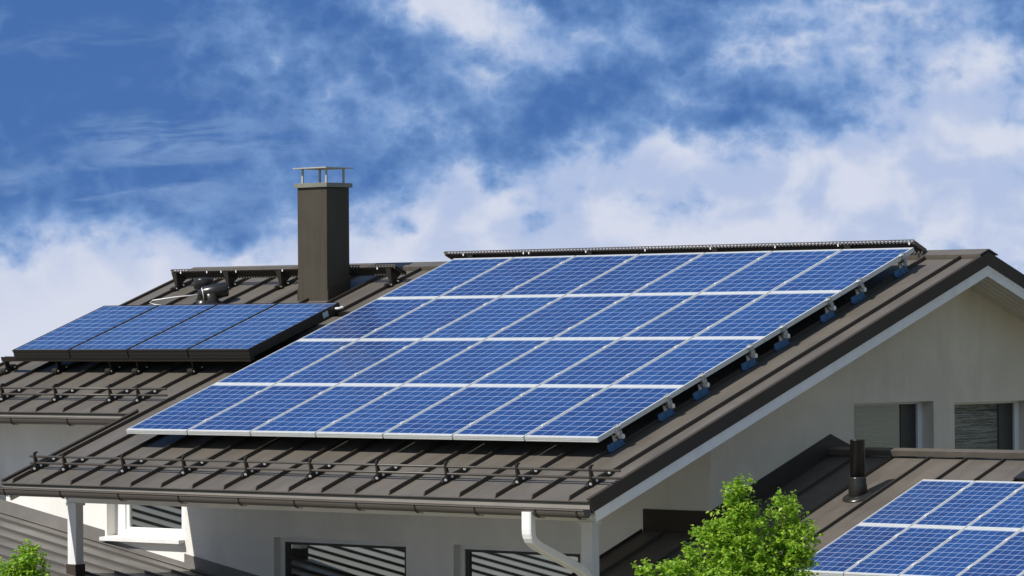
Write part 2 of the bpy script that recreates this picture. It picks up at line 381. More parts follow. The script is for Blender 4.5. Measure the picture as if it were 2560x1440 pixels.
# soffits: boards under the overhangs
sf = MB()
def boards(x0, x1, s0, s1, P, n):
    w = (s1 - s0) / n
    for i in range(n): sf.box(x0, x1, s0 + i * w + .004, s0 + (i + 1) * w - .004, -.20, -.185, P)
sf.mi = 1; sf.box(6.80, VX1 - .03, .2, BACK, -.170, -.155, BP); sf.mi = 0
for i_ in range(6):
    xa = 7.124 + i_ * .092; sf.box(xa, xa + .080, .03, BACK, -.200, -.171, BP)
sf.box(-1.06, VX1 - .03, SE + .05, SR - .05, -.20, -.17, RP); sf.box(WX + .03, -1.06, SW + .05, SR - .05, -.20, -.17, RP)
part(sf, 'soffit', (M['soffit'], M['trim']))

# drip flashings + fascia under the two eaves
def eave(x0, x1, s):
    y, z = RP(0, s, 0)[1:]
    m = MB(); m.box(x0, x1, y - .012, y - .002, z - .150, z - .012); 
    return m
part(eave(VX0, VX1 - .002, SE), 'eave_flashing', M['eave'])
part(eave(WX, VX0 - .02, SW), 'eave_flashing', M['eave'])

def gutter(x0, x1, s, zl, fall, brx):
    y = RP(0, s, 0)[1] - .013; r = .058
    pr = [(y - 2 * r - .006, zl + .002), (y - 2 * r - .010, zl - .008), (y - 2 * r, zl - .012)]
    pr += [(y - r - r * math.cos(math.pi * k / 10), zl - .014 - (r + .012) * math.sin(math.pi * k / 10)) for k in range(1, 10)]
    pr += [(y - .001, zl - .012), (y - .001, zl + .004)]
    m = MB(); m.profile(pr, x0, x1, dz=fall)
    inner = [(yy + (.004 if yy < y - r else -.004), zz + .003) for yy, zz in pr[2:-1]]
    m.profile(inner[::-1], x0, x1, dz=fall)
    for x, dzz in ((x0, 0), (x1, fall)):
        n = len(pr); m.add([(x, a, b - dzz) for a, b in pr], [tuple(range(n))])
    gt = part(m, 'gutter', M['gutter'])
    for x in brx:
        dzz = fall * (x - x0) / (x1 - x0)
        q = [(yy - .004 if yy < y - r else yy, zz - .004 - dzz) for yy, zz in pr]
        b = MB(); b.profile(q, x - .010, x + .010); b.profile([(yy - .004, zz - .003) for yy, zz in q][::-1], x - .010, x + .010)
        b.add([(x + .010, yy, zz) for yy, zz in q] + [(x + .010, yy - .004, zz - .003) for yy, zz in q], [(i, i + 1, len(q) + i + 1, len(q) + i) for i in range(len(q) - 1)])
        b.box(x - .010, x + .075, y - r - .012, y - r + .012, zl - r - .040 - dzz, zl - r - .034 - dzz)
        part(b, 'gutter_bracket', M['trim'], gt)
    return gt
gutter(-1.13, 7.72, SE, -.656, .030, [-.95, 0.0, .96, 1.92, 2.85, 3.69, 4.6, 5.43, 6.26, 7.08, 7.62])
gutter(WX - .05, VX0 - .02, SW, .092, .008, [-5.1, -4.2, -3.22, -2.2])

# ---- walls, each a row of solid blocks round its openings
def wall_y(name, m, Y, thick, x0, x1, zb, zt, holes, parent=None):
    """front wall in the plane y = Y (holes: x0, x1, z0, z1)"""
    w = MB(); xs = sorted({x0, x1, *[h[0] for h in holes], *[h[1] for h in holes]})
    for a, b in zip(xs, xs[1:]):
        cuts = [(h[2], h[3]) for h in holes if h[0] <= a and b <= h[1]]
        z = zb
        for c0, c1 in sorted(cuts):
            if c0 > z: w.box(a, b, Y, Y + thick, z, c0)
            z = c1
        w.box(a, b, Y, Y + thick, z, zt)
    return part(w, name, m, parent)
FY, GX = 1.80, 7.12
HA = (.60, 2.71, -1.95, -1.305); HB = (3.44, 5.30, -2.10, -1.30); HW = (-2.27, -.90, -1.375, -.62)
front = wall_y('front_wall', M['white_render'], FY, .30, -4.12, 7.119, -7.0, .18, [HA, HB, HW])
wall_y('front_wall', M['white_render'], 2.15, .30, WX + .25, -4.12, -7.0, .30, [])
# gable wall
gw = MB(); GH = [(4.41, 5.97, -.52, .262), (6.394, 7.98, -.52, .232)]
def under(y): return min(RZ - .19 - abs(y - RY) * math.tan(TH) - .0, 99)
ys = sorted({1.8005, 12.4, RY, *[h[0] for h in GH], *[h[1] for h in GH]})
for a, b in zip(ys, ys[1:]):
    z0 = -7.0; hole = [h for h in GH if h[0] <= a and b <= h[1]]
    tops = (under(a), under(b))
    if hole:
        gw.box(GX - .25, GX, a, b, z0, hole[0][2]); z0 = hole[0][3]
    gw.prism([(a, z0), (b, z0), (b, tops[1]), (a, tops[0])], GX - .25, GX, lambda p, q, h: (h, p, q))
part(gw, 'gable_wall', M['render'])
bw = MB(); bw.box(WX + .3, GX - .251, 12.1, 12.4, -7, -.2); bw.box(WX + .25, WX + .5, 2.451, 12.099, -7, -.3)
bw.prism([(2.451, -.3), (12.099, -.3), (RY, RZ - .25)], WX + .25, WX + .5, lambda p, q, h: (h, p, q))
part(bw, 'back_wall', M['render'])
# porch beam and the two posts under the front eave
pb = MB(); pb.box(-1.03, 6.97, .0, .13, -.865, -.46); part(pb, 'porch_beam', M['white_render'], bevel=.004)
def post(x, zb, base=True):
    p = MB(); p.box(x, x + .145, .004, .125, zb, -.866); po = part(p, 'porch_post', M['white'], bevel=.006)
    q = MB(); q.box(x - .012, x + .157, -.008, .137, zb - .02, zb + .115); part(q, 'post_shoe', M['trim'], po)
    c = MB(); c.box(x - .016, x + .161, -.012, .141, -.900, -.8665); part(c, 'post_cap', M['white'], po)
post(-1.012, -1.70); post(6.815, -3.02)

def window_y(h, depth, glass, sill=False, mull=None, fw=.075):
    x0, x1, z0, z1 = h; Y = FY + depth
    f = MB()
    f.box(x0 + .002, x0 + fw, Y, Y + .07, z0 + .001, z1 - .001); f.box(x1 - fw, x1 - .002, Y, Y + .07, z0 + .001, z1 - .001)
    f.box(x0 + fw, x1 - fw, Y, Y + .07, z1 - .055, z1 - .001); f.box(x0 + fw, x1 - fw, Y, Y + .07, z0 + .001, z0 + .075)
    w = part(f, 'window', M['white'], bevel=.004)
    s = MB(); a, b, c, e = x0 + fw + .001, x1 - fw - .001, z0 + .076, z1 - .056
    s.box(a, a + .055, Y + .018, Y + .06, c, e); s.box(b - .055, b, Y + .018, Y + .06, c, e); s.box(a + .055, b - .055, Y + .018, Y + .06, e - .03, e); s.box(a + .055, b - .055, Y + .018, Y + .06, c, c + .03)
    part(s, 'sash', M['sash'] if not sill else M['white'], w)
    p = MB(); p.box(a + .01, b - .01, Y + .040, Y + .05, c + .01, e - .01); part(p, 'pane', glass, w)
    if sill:
        q = MB(); q.prism([(FY - .10, z0 - .012), (FY - .10, z0 - .055), (FY - .085, z0 - .055), (Y, z0 - .005), (Y, z0 + .0008)], x0 - .03, x1 - .004, lambda p_, q_, h_: (h_, p_, q_)); part(q, 'sill', M['white'], w)
    return w
window_y(HA, .10, M['glass']); window_y(HB, .10, M['glass']); window_y(HW, .15, M['glass'], True, fw=.17)
def window_x(h, glass):
    y0, y1, z0, z1 = h; X = GX - .15
    f = MB(); T2 = lambda a, b, c: (X - b, a, c)
    f.box(y0 + .002, y0 + .09, 0, .07, z0 + .001, z1 - .001, T2); f.box(y1 - .10, y1 - .002, 0, .07, z0 + .001, z1 - .001, T2)
    f.box(y0 + .09, y1 - .10, 0, .07, z1 - .03, z1 - .001, T2); f.box(y0 + .09, y1 - .10, 0, .07, z0 + .001, z0 + .08, T2)
    w = part(f, 'window', M['white'], bevel=.004)
    s = MB(); s.box(y1 - .101 - .30, y1 - .101, .03, .06, z0 + .081, z1 - .031, T2); part(s, 'sash', M['sash'], w)  # wide dark strip painted for a reflection beside the pane, built as a sash
    p = MB(); p.box(y0 + .091, y1 - .402, .04, .05, z0 + .081, z1 - .031, T2); part(p, 'pane', glass, w)
window_x(GH[0], M['glass_curtain']); window_x(GH[1], M['glass_wavy'])

# ---- downpipe: square, from the gutter outlet back to the right post
def downpipe(pts, w, dpt):
    pts = [Vector(p) for p in pts]; m = MB(); rings = []
    for i, p in enumerate(pts):
        t = (pts[min(i + 1, len(pts) - 1)] - pts[max(i - 1, 0)]).normalized()
        side = Vector((1, 0, 0)); side = (side - t * side.dot(t)).normalized(); f = t.cross(side)
        c = .22; ring = []
        for a, b in ((-1, -1 + c), (-1 + c, -1), (1 - c, -1), (1, -1 + c), (1, 1 - c), (1 - c, 1), (-1 + c, 1), (-1, 1 - c)):
            ring.append(p + side * a * w / 2 + f * b * dpt / 2)
        rings.append(ring)
    vs = [q for r_ in rings for q in r_]; fs = []
    for i in range(len(rings) - 1):
        for k in range(8): fs.append((i * 8 + k, i * 8 + (k + 1) % 8, i * 8 + 8 + (k + 1) % 8, i * 8 + 8 + k))
    fs += [tuple(range(8))[::-1], tuple(range(len(vs) - 8, len(vs)))]
    return m.add(vs, fs)
part(downpipe([(6.98, -1.02, -.72), (6.98, -1.02, -.90), (6.98, -1.017, -.94), (6.98, -1.006, -.975), (6.98, -.985, -1.007), (6.979, -.955, -1.033), (6.977, -.915, -1.056), (6.975, -.87, -1.076), (6.965, -.25, -1.325), (6.963, -.19, -1.352), (6.961, -.14, -1.382), (6.96, -.10, -1.42), (6.96, -.075, -1.465), (6.96, -.062, -1.52), (6.96, -.06, -1.58), (6.96, -.06, -3.2)], .125, .085), 'downpipe', M['white'], bevel=.0)

# ---- chimney
CX0, CX1, CY0, CY1 = -2.065, -1.543, 4.98, 5.40
c = MB(); c.box(CX0, CX1, CY0, CY1, 1.30, 2.962)
chim = part(c, 'chimney', M['chimney'], bevel=.006)
for x0, x1, y0, y1 in ((CX0 - .012, CX0 - .001, CY0, CY1), (CX1 + .001, CX1 + .012, CY0, CY1)):
    fl = MB(); fl.prism([(y0, 1.30), (y1, 1.30), (y1, 1.78), (y0, 1.64)], x0, x1, lambda p, q, h: (h, p, q)); part(fl, 'flashing', M['trim'], chim)
c = MB(); c.box(CX0 - .032, CX1 + .032, CY0 - .032, CY1 + .032, 2.9621, 3.018); part(c, 'crown', M['crown'], chim, bevel=.003)
for x in (CX0 + .05, CX1 - .05):
    for y in (CY0 + .05, CY1 - .05):
        c = MB(); c.box(x - .013, x + .013, y - .010, y + .010, 3.0181, 3.205); part(c, 'cap_leg', M['cap'], chim)
c = MB()
px0, px1, py0, py1 = CX0 - .035, CX1 + .035, CY0 - .045, CY1 + .045
c.add([(px0, py0, 3.2055), (px1, py0, 3.2055), (px1, py1, 3.2055), (px0, py1, 3.2055), (px0, py0, 3.219), (px1, py0, 3.219), (px1, py1, 3.219), (px0, py1, 3.219), ((px0 + px1) / 2, (py0 + py1) / 2, 3.236)],
      [(0, 3, 2, 1), (0, 1, 5, 4), (1, 2, 6, 5), (2, 3, 7, 6), (3, 0, 4, 7), (4, 5, 8), (5, 6, 8), (6, 7, 8), (7, 4, 8)])
part(c, 'rain_cap', M['cap'], chim)

# ---- lower roof on the right (annex of the house) and the low roof on the left
AX0, AX1 = 6.20, 13.6
lr = MB()
lr.prism([(AX0, -4.15), (AX1, -4.15), (AX1, -.001), (GX + .004, -.001), (GX + .004, (FY - .004 - AY) / CT), (AX0, (FY - .004 - AY) / CT)], -.12, 0.0, AP)
def AB(x, s, h): return (x, AY + s * CT + h * ST, AZ - s * ST + h * CT)
lr.prism([(GX + .004, .001), (AX1, .001), (AX1, 3.2), (GX + .004, 3.2)], -.12, 0.0, AB)
lr.mi = 1
for k in range(-3, 12):
    x = 8.0 + .487 * k
    if x > AX1 - .1: break
    st = -.06 if x > GX + .05 else (FY - AY) / CT - .04
    lr.box(x - .006, x + .006, -4.14, st, .001, .034, AP)
low = part(lr, 'lower_roof', (M['roof_old'], M['seam']))
zz = AZ - (AY - FY) * math.tan(TH)
lf = MB()
lf.box(GX + .03, AX1, -.046, .03, .082, .092, AP); lf.box(GX + .03, AX1, -.056, -.046, .030, .092, AP); lf.box(GX + .03, AX1, .0, .12, .040, .052, AB)
part(lf, 'ridge_flashing', M['roof_old'], low)
lf = MB()
lf.prism([(FY - 0.02, zz - .05), (AY, AZ - .03), (AY, AZ + .235), (FY - .02, zz + .235)], GX + .003, GX + .016, lambda p, q, h: (h, p, q))
part(lf, 'flashing', M['trim'], low); lf = MB()
lf.prism([(AY + .0005, AZ - .03), (AY + 2.5, AZ - .03 - 2.5 * math.tan(TH)), (AY + 2.5, AZ + .235 - 2.5 * math.tan(TH)), (AY + .0005, AZ + .235)], GX + .003, GX + .016, lambda p, q, h: (h, p, q))
part(lf, 'flashing', M['trim'], low)
lf = MB(); lf.box(AX0, GX + .0029, FY - .016, FY - .003, zz - .02, zz + .235); part(lf, 'flashing', M['trim'], low)
lf = MB(); lf.box(AX0 - .014, AX0 - .001, -4.15, (FY - .02 - AY) / CT, -.13, .03, AP); part(lf, 'verge_trim', M['trim'], low)
aw = MB(); aw.box(6.55, 13.2, .30, .5, -7, -1.72); aw.box(13.0, 13.2, .5, 6.6, -7, -1.75)
part(aw, 'annex_wall', M['render'])
ll = MB()
ll.prism([(-8.0, -4.2), (6.05, -4.2), (6.05, FY - .004), (-8.0, FY - .004)], -.12, 0.0, LP)
ll.mi = 1
for k in range(0, 15):
    y = 1.42 - .40 * k
    ll.box(-8.0, 6.0, y - .008, y + .008, .001, .032, LP)
llo = part(ll, 'lower_roof', (M['roof_grey'], M['seam_grey']))
lf = MB()
def LW(x, up): return -1.13 - LS * (x + 4.235) + up
def lflash(x0, x1, h1):
    lf.prism([(x0, LW(x0, -.02)), (x1, LW(x1, -.02)), (x1, LW(x1, h1)), (x0, LW(x0, h1))], FY - .014, FY - .003, lambda p, q, h: (p, h, q))
    lf.prism([(x0, LW(x0, .012)), (x1, LW(x1, .012)), (x1, LW(x1, .022)), (x0, LW(x0, .022))], FY - .09, FY - .0141, lambda p, q, h: (p, h, q))
for a_ in ((-8.0, -2.31, .16), (-2.3095, -.9, .06), (-.8995, 6.0, .165)):
    lf = MB(); lflash(*a_); part(lf, 'flashing', M['roof_grey'], llo)
lw = MB(); lw.box(-7.8, 6.0, -3.9, -3.7, -7, -3.2); part(lw, 'porch_wall', M['render'])
bpy.context.view_layer.update()

# ================================================================ SOLAR PANELS
def make_panel(W, H, fs, fe, t, frame_m, cell_m, clamp_s, label, group, grooves=True):
    root = thing('solar_module', label, 'solar panel', group)
    f = MB()
    f.box(0, fs, 0, H, -t, 0); f.box(W - fs, W, 0, H, -t, 0)
    f.box(fs, W - fs, 0, fe, -t, -.0006); f.box(fs, W - fs, H - fe, H, -t, -.0006)
    if grooves:
        for a in (-.013, -.030, -.048): f.box(.001, W - .001, -.0035, -.0005, a - .001, a + .009)
    fo = f.build('frame', frame_m, root)
    cs = MB(); cs.box(fs - .001, W - fs + .001, fe - .001, H - fe + .001, -.012, -.0045); cs.build('cell_sheet', cell_m, root)
    bk = MB(); bk.box(fs, W - fs, fe, H - fe, -.02, -.0125); bk.build('backing', M['collector'], root)
    for s in clamp_s:
        q = MB(); q.box(W - .012, W + .032, s - .035, s + .035, .0005, .006); q.tube([(W + .010, s, .006), (W + .010, s, .014)], .010, 8); q.build('clamp', M['alu'], root)
    return root
ORD = ['first', 'second', 'third', 'fourth', 'fifth', 'sixth', 'seventh']
ROW = ['bottom row', 'second row up', 'third row up', 'top row']
proto = None
GPM = 'panels of the large array on the main roof'
for j in range(4):
    for i in range(7):
        if proto is None:
            proto = make_panel(.990, 1.503, .015, .037, .052, M['alu'], M['cells'], (.33, 1.22), '', GPM); o = proto
        else: o = dup(proto)
        o.location = RP(i * 1.01 + .0 , j * 1.515, .25); o.rotation_euler = (TH, 0, 0)
        side = 'at the left edge' if i == 0 else 'at the right edge' if i == 6 else '%s from the left' % ORD[i]
        o['label'] = 'blue solar panel of the large roof array, %s, %s' % (ROW[j], side)
GPL = 'panels of the array on the lower right roof'
proto = None
for j in range(2):
    for i in range(5):
        if proto is None:
            proto = make_panel(.648, 1.236, .013, .032, .045, M['alu'], M['cells'], (.28, .98), '', GPL); o = proto
        else: o = dup(proto)
        o.location = AP(9.138 + i * .660, -3.60 + j * 1.250, .20); o.rotation_euler = (TH, 0, 0)
        o['label'] = 'narrow blue panel of the lower right array, %s, %s' % (('lower row', 'upper row')[j], 'at the left end' if i == 0 else '%s from the left' % ORD[i])
# the four deep black-cased collectors beside the chimney
def make_collector():
    root = thing('solar_collector', '', 'solar collector', 'deep black-cased collectors on the left roof')
    W, H, t = 1.045, 1.69, .115
    c = MB(); c.box(0, .018, 0, H, -t, 0); c.box(W - .018, W, 0, H, -t, 0); c.box(.018, W - .018, 0, .022, -t, -.0006); c.box(.018, W - .018, H - .022, H, -t, -.0006)
    c.box(.018, W - .018, .022, H - .022, -t, -.02); c.box(-.004, W + .004, -.006, .0, -.022, -.002); c.box(.0, W, -.004, -.0005, -.075, -.068)
    c.build('case', M['collector'], root)
    s = MB(); s.box(.016, W - .016, .020, H - .020, -.010, -.004); s.build('cell_sheet', M['cells_far'], root)
    return root
cproto = None
for i in range(4):
    o = make_collector() if cproto is None else dup(cproto)
    cproto = cproto or o
    o.location = RP(-4.523 + i * 1.065, 2.45, .34); o.rotation_euler = (TH, 0, 0)
    o['label'] = ('leftmost black-cased blue collector, at the roof edge', 'second black-cased blue collector from the left roof edge', 'third black-cased blue collector from the left roof edge', 'rightmost black-cased blue collector, below the chimney')[i]
    if i == 3:
        s = MB(); s.box(1.0455, 1.048, 1.36, 1.46, -.095, -.025); s.build('sticker', M['label'], o)
        s = MB(); s.tube([(1.046, 1.60, -.05), (1.10, 1.60, -.05), (1.13, 1.65, -.05)], .016, 8); s.build('pipe_connection', M['white'], o)

# ---- rails that carry the collectors
def foot(P, x, s, parent, up=.18):
    b = MB(); b.box(x - .03, x - .009, s - .11, s + .11, .004, .060, P); b.box(x + .009, x + .03, s - .11, s + .11, .004, .060, P)
    b.box(x - .012, x + .012, s - .03, s + .035, .040, up, P); b.box(x - .026, x + .026, s - .02, s + .05, up - .03, up, P)
    for a in (-.075, .075): b.tube([P(x - .04, s + a, .045), P(x + .045, s + a, .045)], .036, 10)
    o = b.build('foot', M['guard'], parent)
    for a in (-.075, .075):
        q = MB(); q.tube([P(x + .045, s + a, .045), P(x + .054, s + a, .045)], .011, 8); q.build('bolt', M['bolt'], o)
def krail(s, x0, x1, ks, label):
    t = thing('mounting_rail', label, 'rail', 'steel rails carrying the collectors', RP((x0 + x1) / 2, s, 0))
    r = MB(); r.box(x0, x1, s - .035, s + .035, .185, .222, RP); r.box(x0, x1, s - .041, s - .0351, .180, .240, RP)
    parts = [r.build('rail_bar', M['guard'], t)]
    for k in ks: foot(RP, SEAM0 + SEAMD * k, s + .05, t)
    for c in kids(t): c.matrix_parent_inverse = Matrix.Translation(-Vector(t.location))
krail(2.50, -4.80, -.30, (-8, -6, -4, -3, -1), 'dark front rail on clamp feet under the lower edge of the collectors')
krail(4.10, -4.80, -.12, (-8, -6, -4, -2, 0), 'dark rear rail behind the upper edge of the collectors')

# ---- brackets along the right edge of the large array
def make_bracket():
    t = thing('mounting_bracket', '', 'bracket', 'galvanised brackets along the right edge of the large array')
    b = MB(); b.box(-.085, -.070, -.125, .125, .010, .085); b.box(-.0699, -.045, -.125, .125, .010, .022)
    for a in (-.09, 0, .08): b.box(-.0699, -.066, a - .006, a + .006, .03, .075)
    b.build('base_plate', M['blue_plate'], t)
    b = MB(); b.box(-.0695, -.060, -.03, .03, .0855, .15); b.box(-.0695, -.010, -.03, .03, .150, .158); b.box(-.02, .030, -.028, .028, .1585, .196); b.build('upright', M['steel'], t)
    b = MB(); b.tube([(-.045, .05, .120), (.015, .05, .120)], .026, 12); b.tube([(.0151, .05, .120), (.022, .05, .120)], .012, 6); b.build('rail_end', M['bolt'], t)
    b = MB(); b.box(-.01, .018, -.032, .032, .198, .258); b.box(-.03, .012, -.032, .032, .2545, .262)
    for a in (-.018, 0, .018): b.tube([(.0, a, .262), (.0, a, .272)], .006, 6)
    b.build('clamp', M['steel'], t)
    return t
bp = None; NB = ['lowest', 'second lowest', 'third lowest', 'fourth lowest', 'fourth highest', 'third highest', 'second highest', 'topmost']
for n_, s in enumerate((.33, 1.22, 1.855, 2.756, 3.383, 4.295, 4.914, 5.809)):
    o = make_bracket() if bp is None else dup(bp)
    bp = bp or o
    o.location = RP(7.052, s, 0); o.rotation_euler = (TH, 0, 0)
    o['label'] = '%s galvanised clamp bracket at the right edge of the large panel array' % NB[n_]

# ---- snow guards
def snow_guard(s, x0, x1, ks, label):
    t = thing('snow_guard', label, 'snow guard', 'pipe snow guards along the eaves')
    for h, a in ((.085, -.012), (.160, .004)):
        r = MB(); r.tube([RP(x0, s + a, h), RP(x1, s + a, h)], .0135, 8); r.build('rail', M['gutter'], t, smooth=True)
    for k in ks:
        x = SEAM0 + SEAMD * k; b = MB()
        for sd in (-1, 1):
            a0, a1 = (x - .020, x - .008) if sd < 0 else (x + .008, x + .020)
            b.prism([(s - .13, .003), (s + .30, .003), (s + .30, .048), (s + .10, .060), (s - .02, .070), (s - .10, .048), (s - .13, .03)], a0, a1, lambda p, q, h: RP(h, p, q))
        b.prism([(s - .035, .06), (s + .02, .06), (s + .014, .175), (s + .026, .192), (s + .050, .190), (s + .050, .204), (s + .022, .212), (s - .005, .203), (s - .016, .175)], x - .012, x + .012, lambda p, q, h: RP(h, p, q))
        o = b.build('bracket', M['guard'], t)
        for a in (-.075, .03, .24):
            q = MB(); q.tube([RP(x + .020, s + a, .038), RP(x + .031, s + a, .042)], .015, 8); q.build('bolt', M['bolt'], o)
snow_guard(-.665, -.99, 7.83, (0, 1, 3, 5, 7, 9, 11, 13, 15, 17), 'long double pipe snow guard along the main eave below the large array')
snow_guard(1.555, -5.1, -.89, (-8, -6, -4, -2, -1), 'short double pipe snow guard on the left roof below the collectors')

# ---- ridge walkways: perforated gratings on gusset brackets
def walkway(x0, x1, y, z, w, drop, ks, bolts, label):
    t = thing('roof_walkway', label, 'walkway', 'perforated metal walkways along the ridge', (x0, y, z))
    ty = lambda a: y + a * w; tz = lambda a: z - a * drop
    def WP(x, a, h): return (x, ty(a), tz(a) + h)
    m = MB(); m.box(x0, x1, 0, .03, .030, .038, WP); m.box(x0, x1, 0, .03, .006, .014, WP)
    n = int((x1 - x0) / .052)
    for k in range(n + 1):
        x = x0 + (x1 - x0) * k / n; m.box(x - .011, x + .011, .002, .02, .0141, .0299, WP)
    m.box(x0, x0 + .02, .031, 1, -.012, .034, WP); m.box(x1 - .02, x1, .031, 1, -.012, .034, WP)
    m.box(x0, x1, .97, 1.0, -.012, .010, WP)
    m.build('edge_rail', M['roof'], t)
    gm = MB(); n = int((x1 - x0) / .050)
    for k in range(n): gm.box(x0 + .03 + k * .050, x0 + .03 + k * .050 + .020, .032, .965, -.004, .016, WP)
    for a in (.3, .62): gm.box(x0 + .02, x1 - .02, a, a + .05, .0165, .022, WP)
    gm.build('grating', M['trim'], t)
    for bx in bolts:
        q = MB(); q.box(bx - .009, bx + .009, -.03, -.004, -.026, .002, WP); q.build('bolt', M['bolt'], t)
    for k in ks:
        x = SEAM0 + SEAMD * k; s = (y - .05) / CT
        b = MB(); f0 = s + .03
        b.prism([(f0 - .12, .004), (f0 + .12, .004), (f0 + .12, .055), (f0 - .12, .055)], x - .026, x - .008, lambda p, q, h: RP(h, p, q))
        b.prism([(f0 - .12, .004), (f0 + .12, .004), (f0 + .12, .055), (f0 - .12, .055)], x + .008, x + .026, lambda p, q, h: RP(h, p, q))
        zb = RP(0, f0, .05); b.prism([(zb[1] - .02, zb[2]), (zb[1] + .03, zb[2]), (ty(.95), tz(.95) - .006), (ty(.03), tz(.03) - .006)], x - .075, x + .02, lambda p, q, h: (h if q > zb[2] + .02 else (x - .02 if h < x else x + .02), p, q))
        for a in (-.07, .07): b.tube([RP(x - .03, f0 + a, .035), RP(x + .05, f0 + a, .035)], .028, 10)
        o = b.build('bracket', M['guard'], t)
        for a in (-.07, .07):
            q = MB(); q.tube([RP(x + .05, f0 + a, .035), RP(x + .058, f0 + a, .035)], .010, 8); q.build('bolt', M['bolt'], o)
    for c in kids(t): c.matrix_parent_inverse = Matrix.Translation(-Vector(t.location))
walkway(-.37, 6.90, 5.92, 2.085, .26, .105, (2, 6, 10, 14), [-.04, .97, 1.06, 1.99, 2.93, 3.94, 4.91, 5.83, 6.84], 'long perforated metal walkway along the ridge above the large array')
walkway(-4.90, -.80, 5.45, 1.925, .22, .085, (-8, -6, -4, -2, 0), [-4.71, -4.21, -3.94, -3.66, -2.80, -1.10], 'shorter metal walkway on gusset brackets behind the chimney')

# ---- vents
def rev(m, prof, base, axis=(0, 0, 1), n=20):
    """turn a (radius, height) outline about an upright axis"""
    base = Vector(base); ax = Vector(axis).normalized(); u = ax.orthogonal().normalized(); w = ax.cross(u)
    vs = []; fs = []
    for r, h in prof:
        for k in range(n): vs.append(base + ax * h + (u * math.cos(2 * math.pi * k / n) + w * math.sin(2 * math.pi * k / n)) * r)
    for i in range(len(prof) - 1):
        for k in range(n): fs.append((i * n + k, i * n + (k + 1) % n, (i + 1) * n + (k + 1) % n, (i + 1) * n + k))
    fs += [tuple(range(n))[::-1], tuple(range(len(vs) - n, len(vs)))]
    return m.add(vs, fs)
def fix(t):
    for c in kids(t): c.matrix_parent_inverse = Matrix.Translation(-Vector(t.location))
b0 = AP(8.285, -1.17, 0); b0v = Vector(b0)
v = thing('vent_pipe', 'black round vent pipe with a flared foot on the lower right roof', 'vent pipe', loc=b0)
m = MB(); rev(m, [(.0, -.06), (.105, -.05), (.100, .10), (.098, .13), (.092, .16), (.090, .20), (.086, .215)], b0v); m.build('flared_foot', M['vent'], v, smooth=True)
m = MB(); rev(m, [(.080, .20), (.080, .60), (.083, .602), (.083, .613), (.070, .613), (.070, .55)], b0v); m.build('pipe', M['vent'], v, smooth=True)
m = MB(); rev(m, [(.165, -.004), (.17, .004), (.165, .014), (.135, .03), (.10, .04)], b0v + Vector((0, 0, .0)), (0, -ST, CT)); m.build('base_flange', M['vent'], v, smooth=True); fix(v)
b1 = Vector(RP(-3.80, 5.20, 0))
v = thing('roof_vent', 'dark mushroom vent on the left roof under the walkway', 'roof vent', loc=b1)
m = MB(); rev(m, [(.15, 0), (.15, .012), (.105, .04), (.095, .06)], b1, (0, -ST, CT)); m.build('base_flange', M['vent'], v, smooth=True)
m = MB(); rev(m, [(.085, .0), (.085, .17), (.080, .19)], b1); m.build('pipe', M['vent'], v, smooth=True)
m = MB(); rev(m, [(.10, .175), (.130, .18), (.130, .30), (.118, .32), (.05, .33)], b1); m.build('cap', M['vent'], v, smooth=True); fix(v)
b2 = Vector(RP(-3.44, 5.02, 0))
v = thing('roof_fan', 'tilted black extractor hood with a bent pale pipe beside the mushroom vent', 'roof vent', loc=b2)
m = MB(); rev(m, [(.17, 0), (.17, .012), (.10, .05), (.085, .08), (.085, .20)], b2, (0, -ST, CT)); m.build('base_flange', M['vent'], v, smooth=True)
ax = Vector((.55, .62, .16)).normalized(); h0 = b2 + Vector((-.10, -.14, .165))
m = MB(); rev(m, [(.03, -.03), (.062, -.02), (.070, .02), (.095, .04), (.098, .34), (.085, .36), (.02, .37)], h0, ax); m.build('hood', M['vent'], v, smooth=True)
m = MB(); rev(m, [(.075, .022), (.082, .026), (.082, .034), (.075, .038)], h0, ax); m.build('hood_ring', M['bolt'], v, smooth=True)
m = MB(); m.tube([h0 - ax * .04, h0 + Vector((-.30, -.19, -.035)), h0 + Vector((-.52, -.36, -.075)), h0 + Vector((-.56, -.38, -.10)), h0 + Vector((-.50, -.36, -.13)), h0 + Vector((-.33, -.30, -.15))], .008, 8); m.build('pale_pipe', M['white'], v, smooth=True); fix(v)
b3 = Vector(AP(9.98, -.62, 0))
v = thing('roof_vent', 'low black vent box above the array on the lower right roof', 'roof vent', loc=b3)
m = MB(); m.box(9.98, 10.18, -.66, -.50, .002, .045, AP); m.build('base', M['vent'], v); m = MB(); m.box(9.96, 10.20, -.68, -.48, .0455, .062, AP); m.build('cap', M['vent'], v); fix(v)

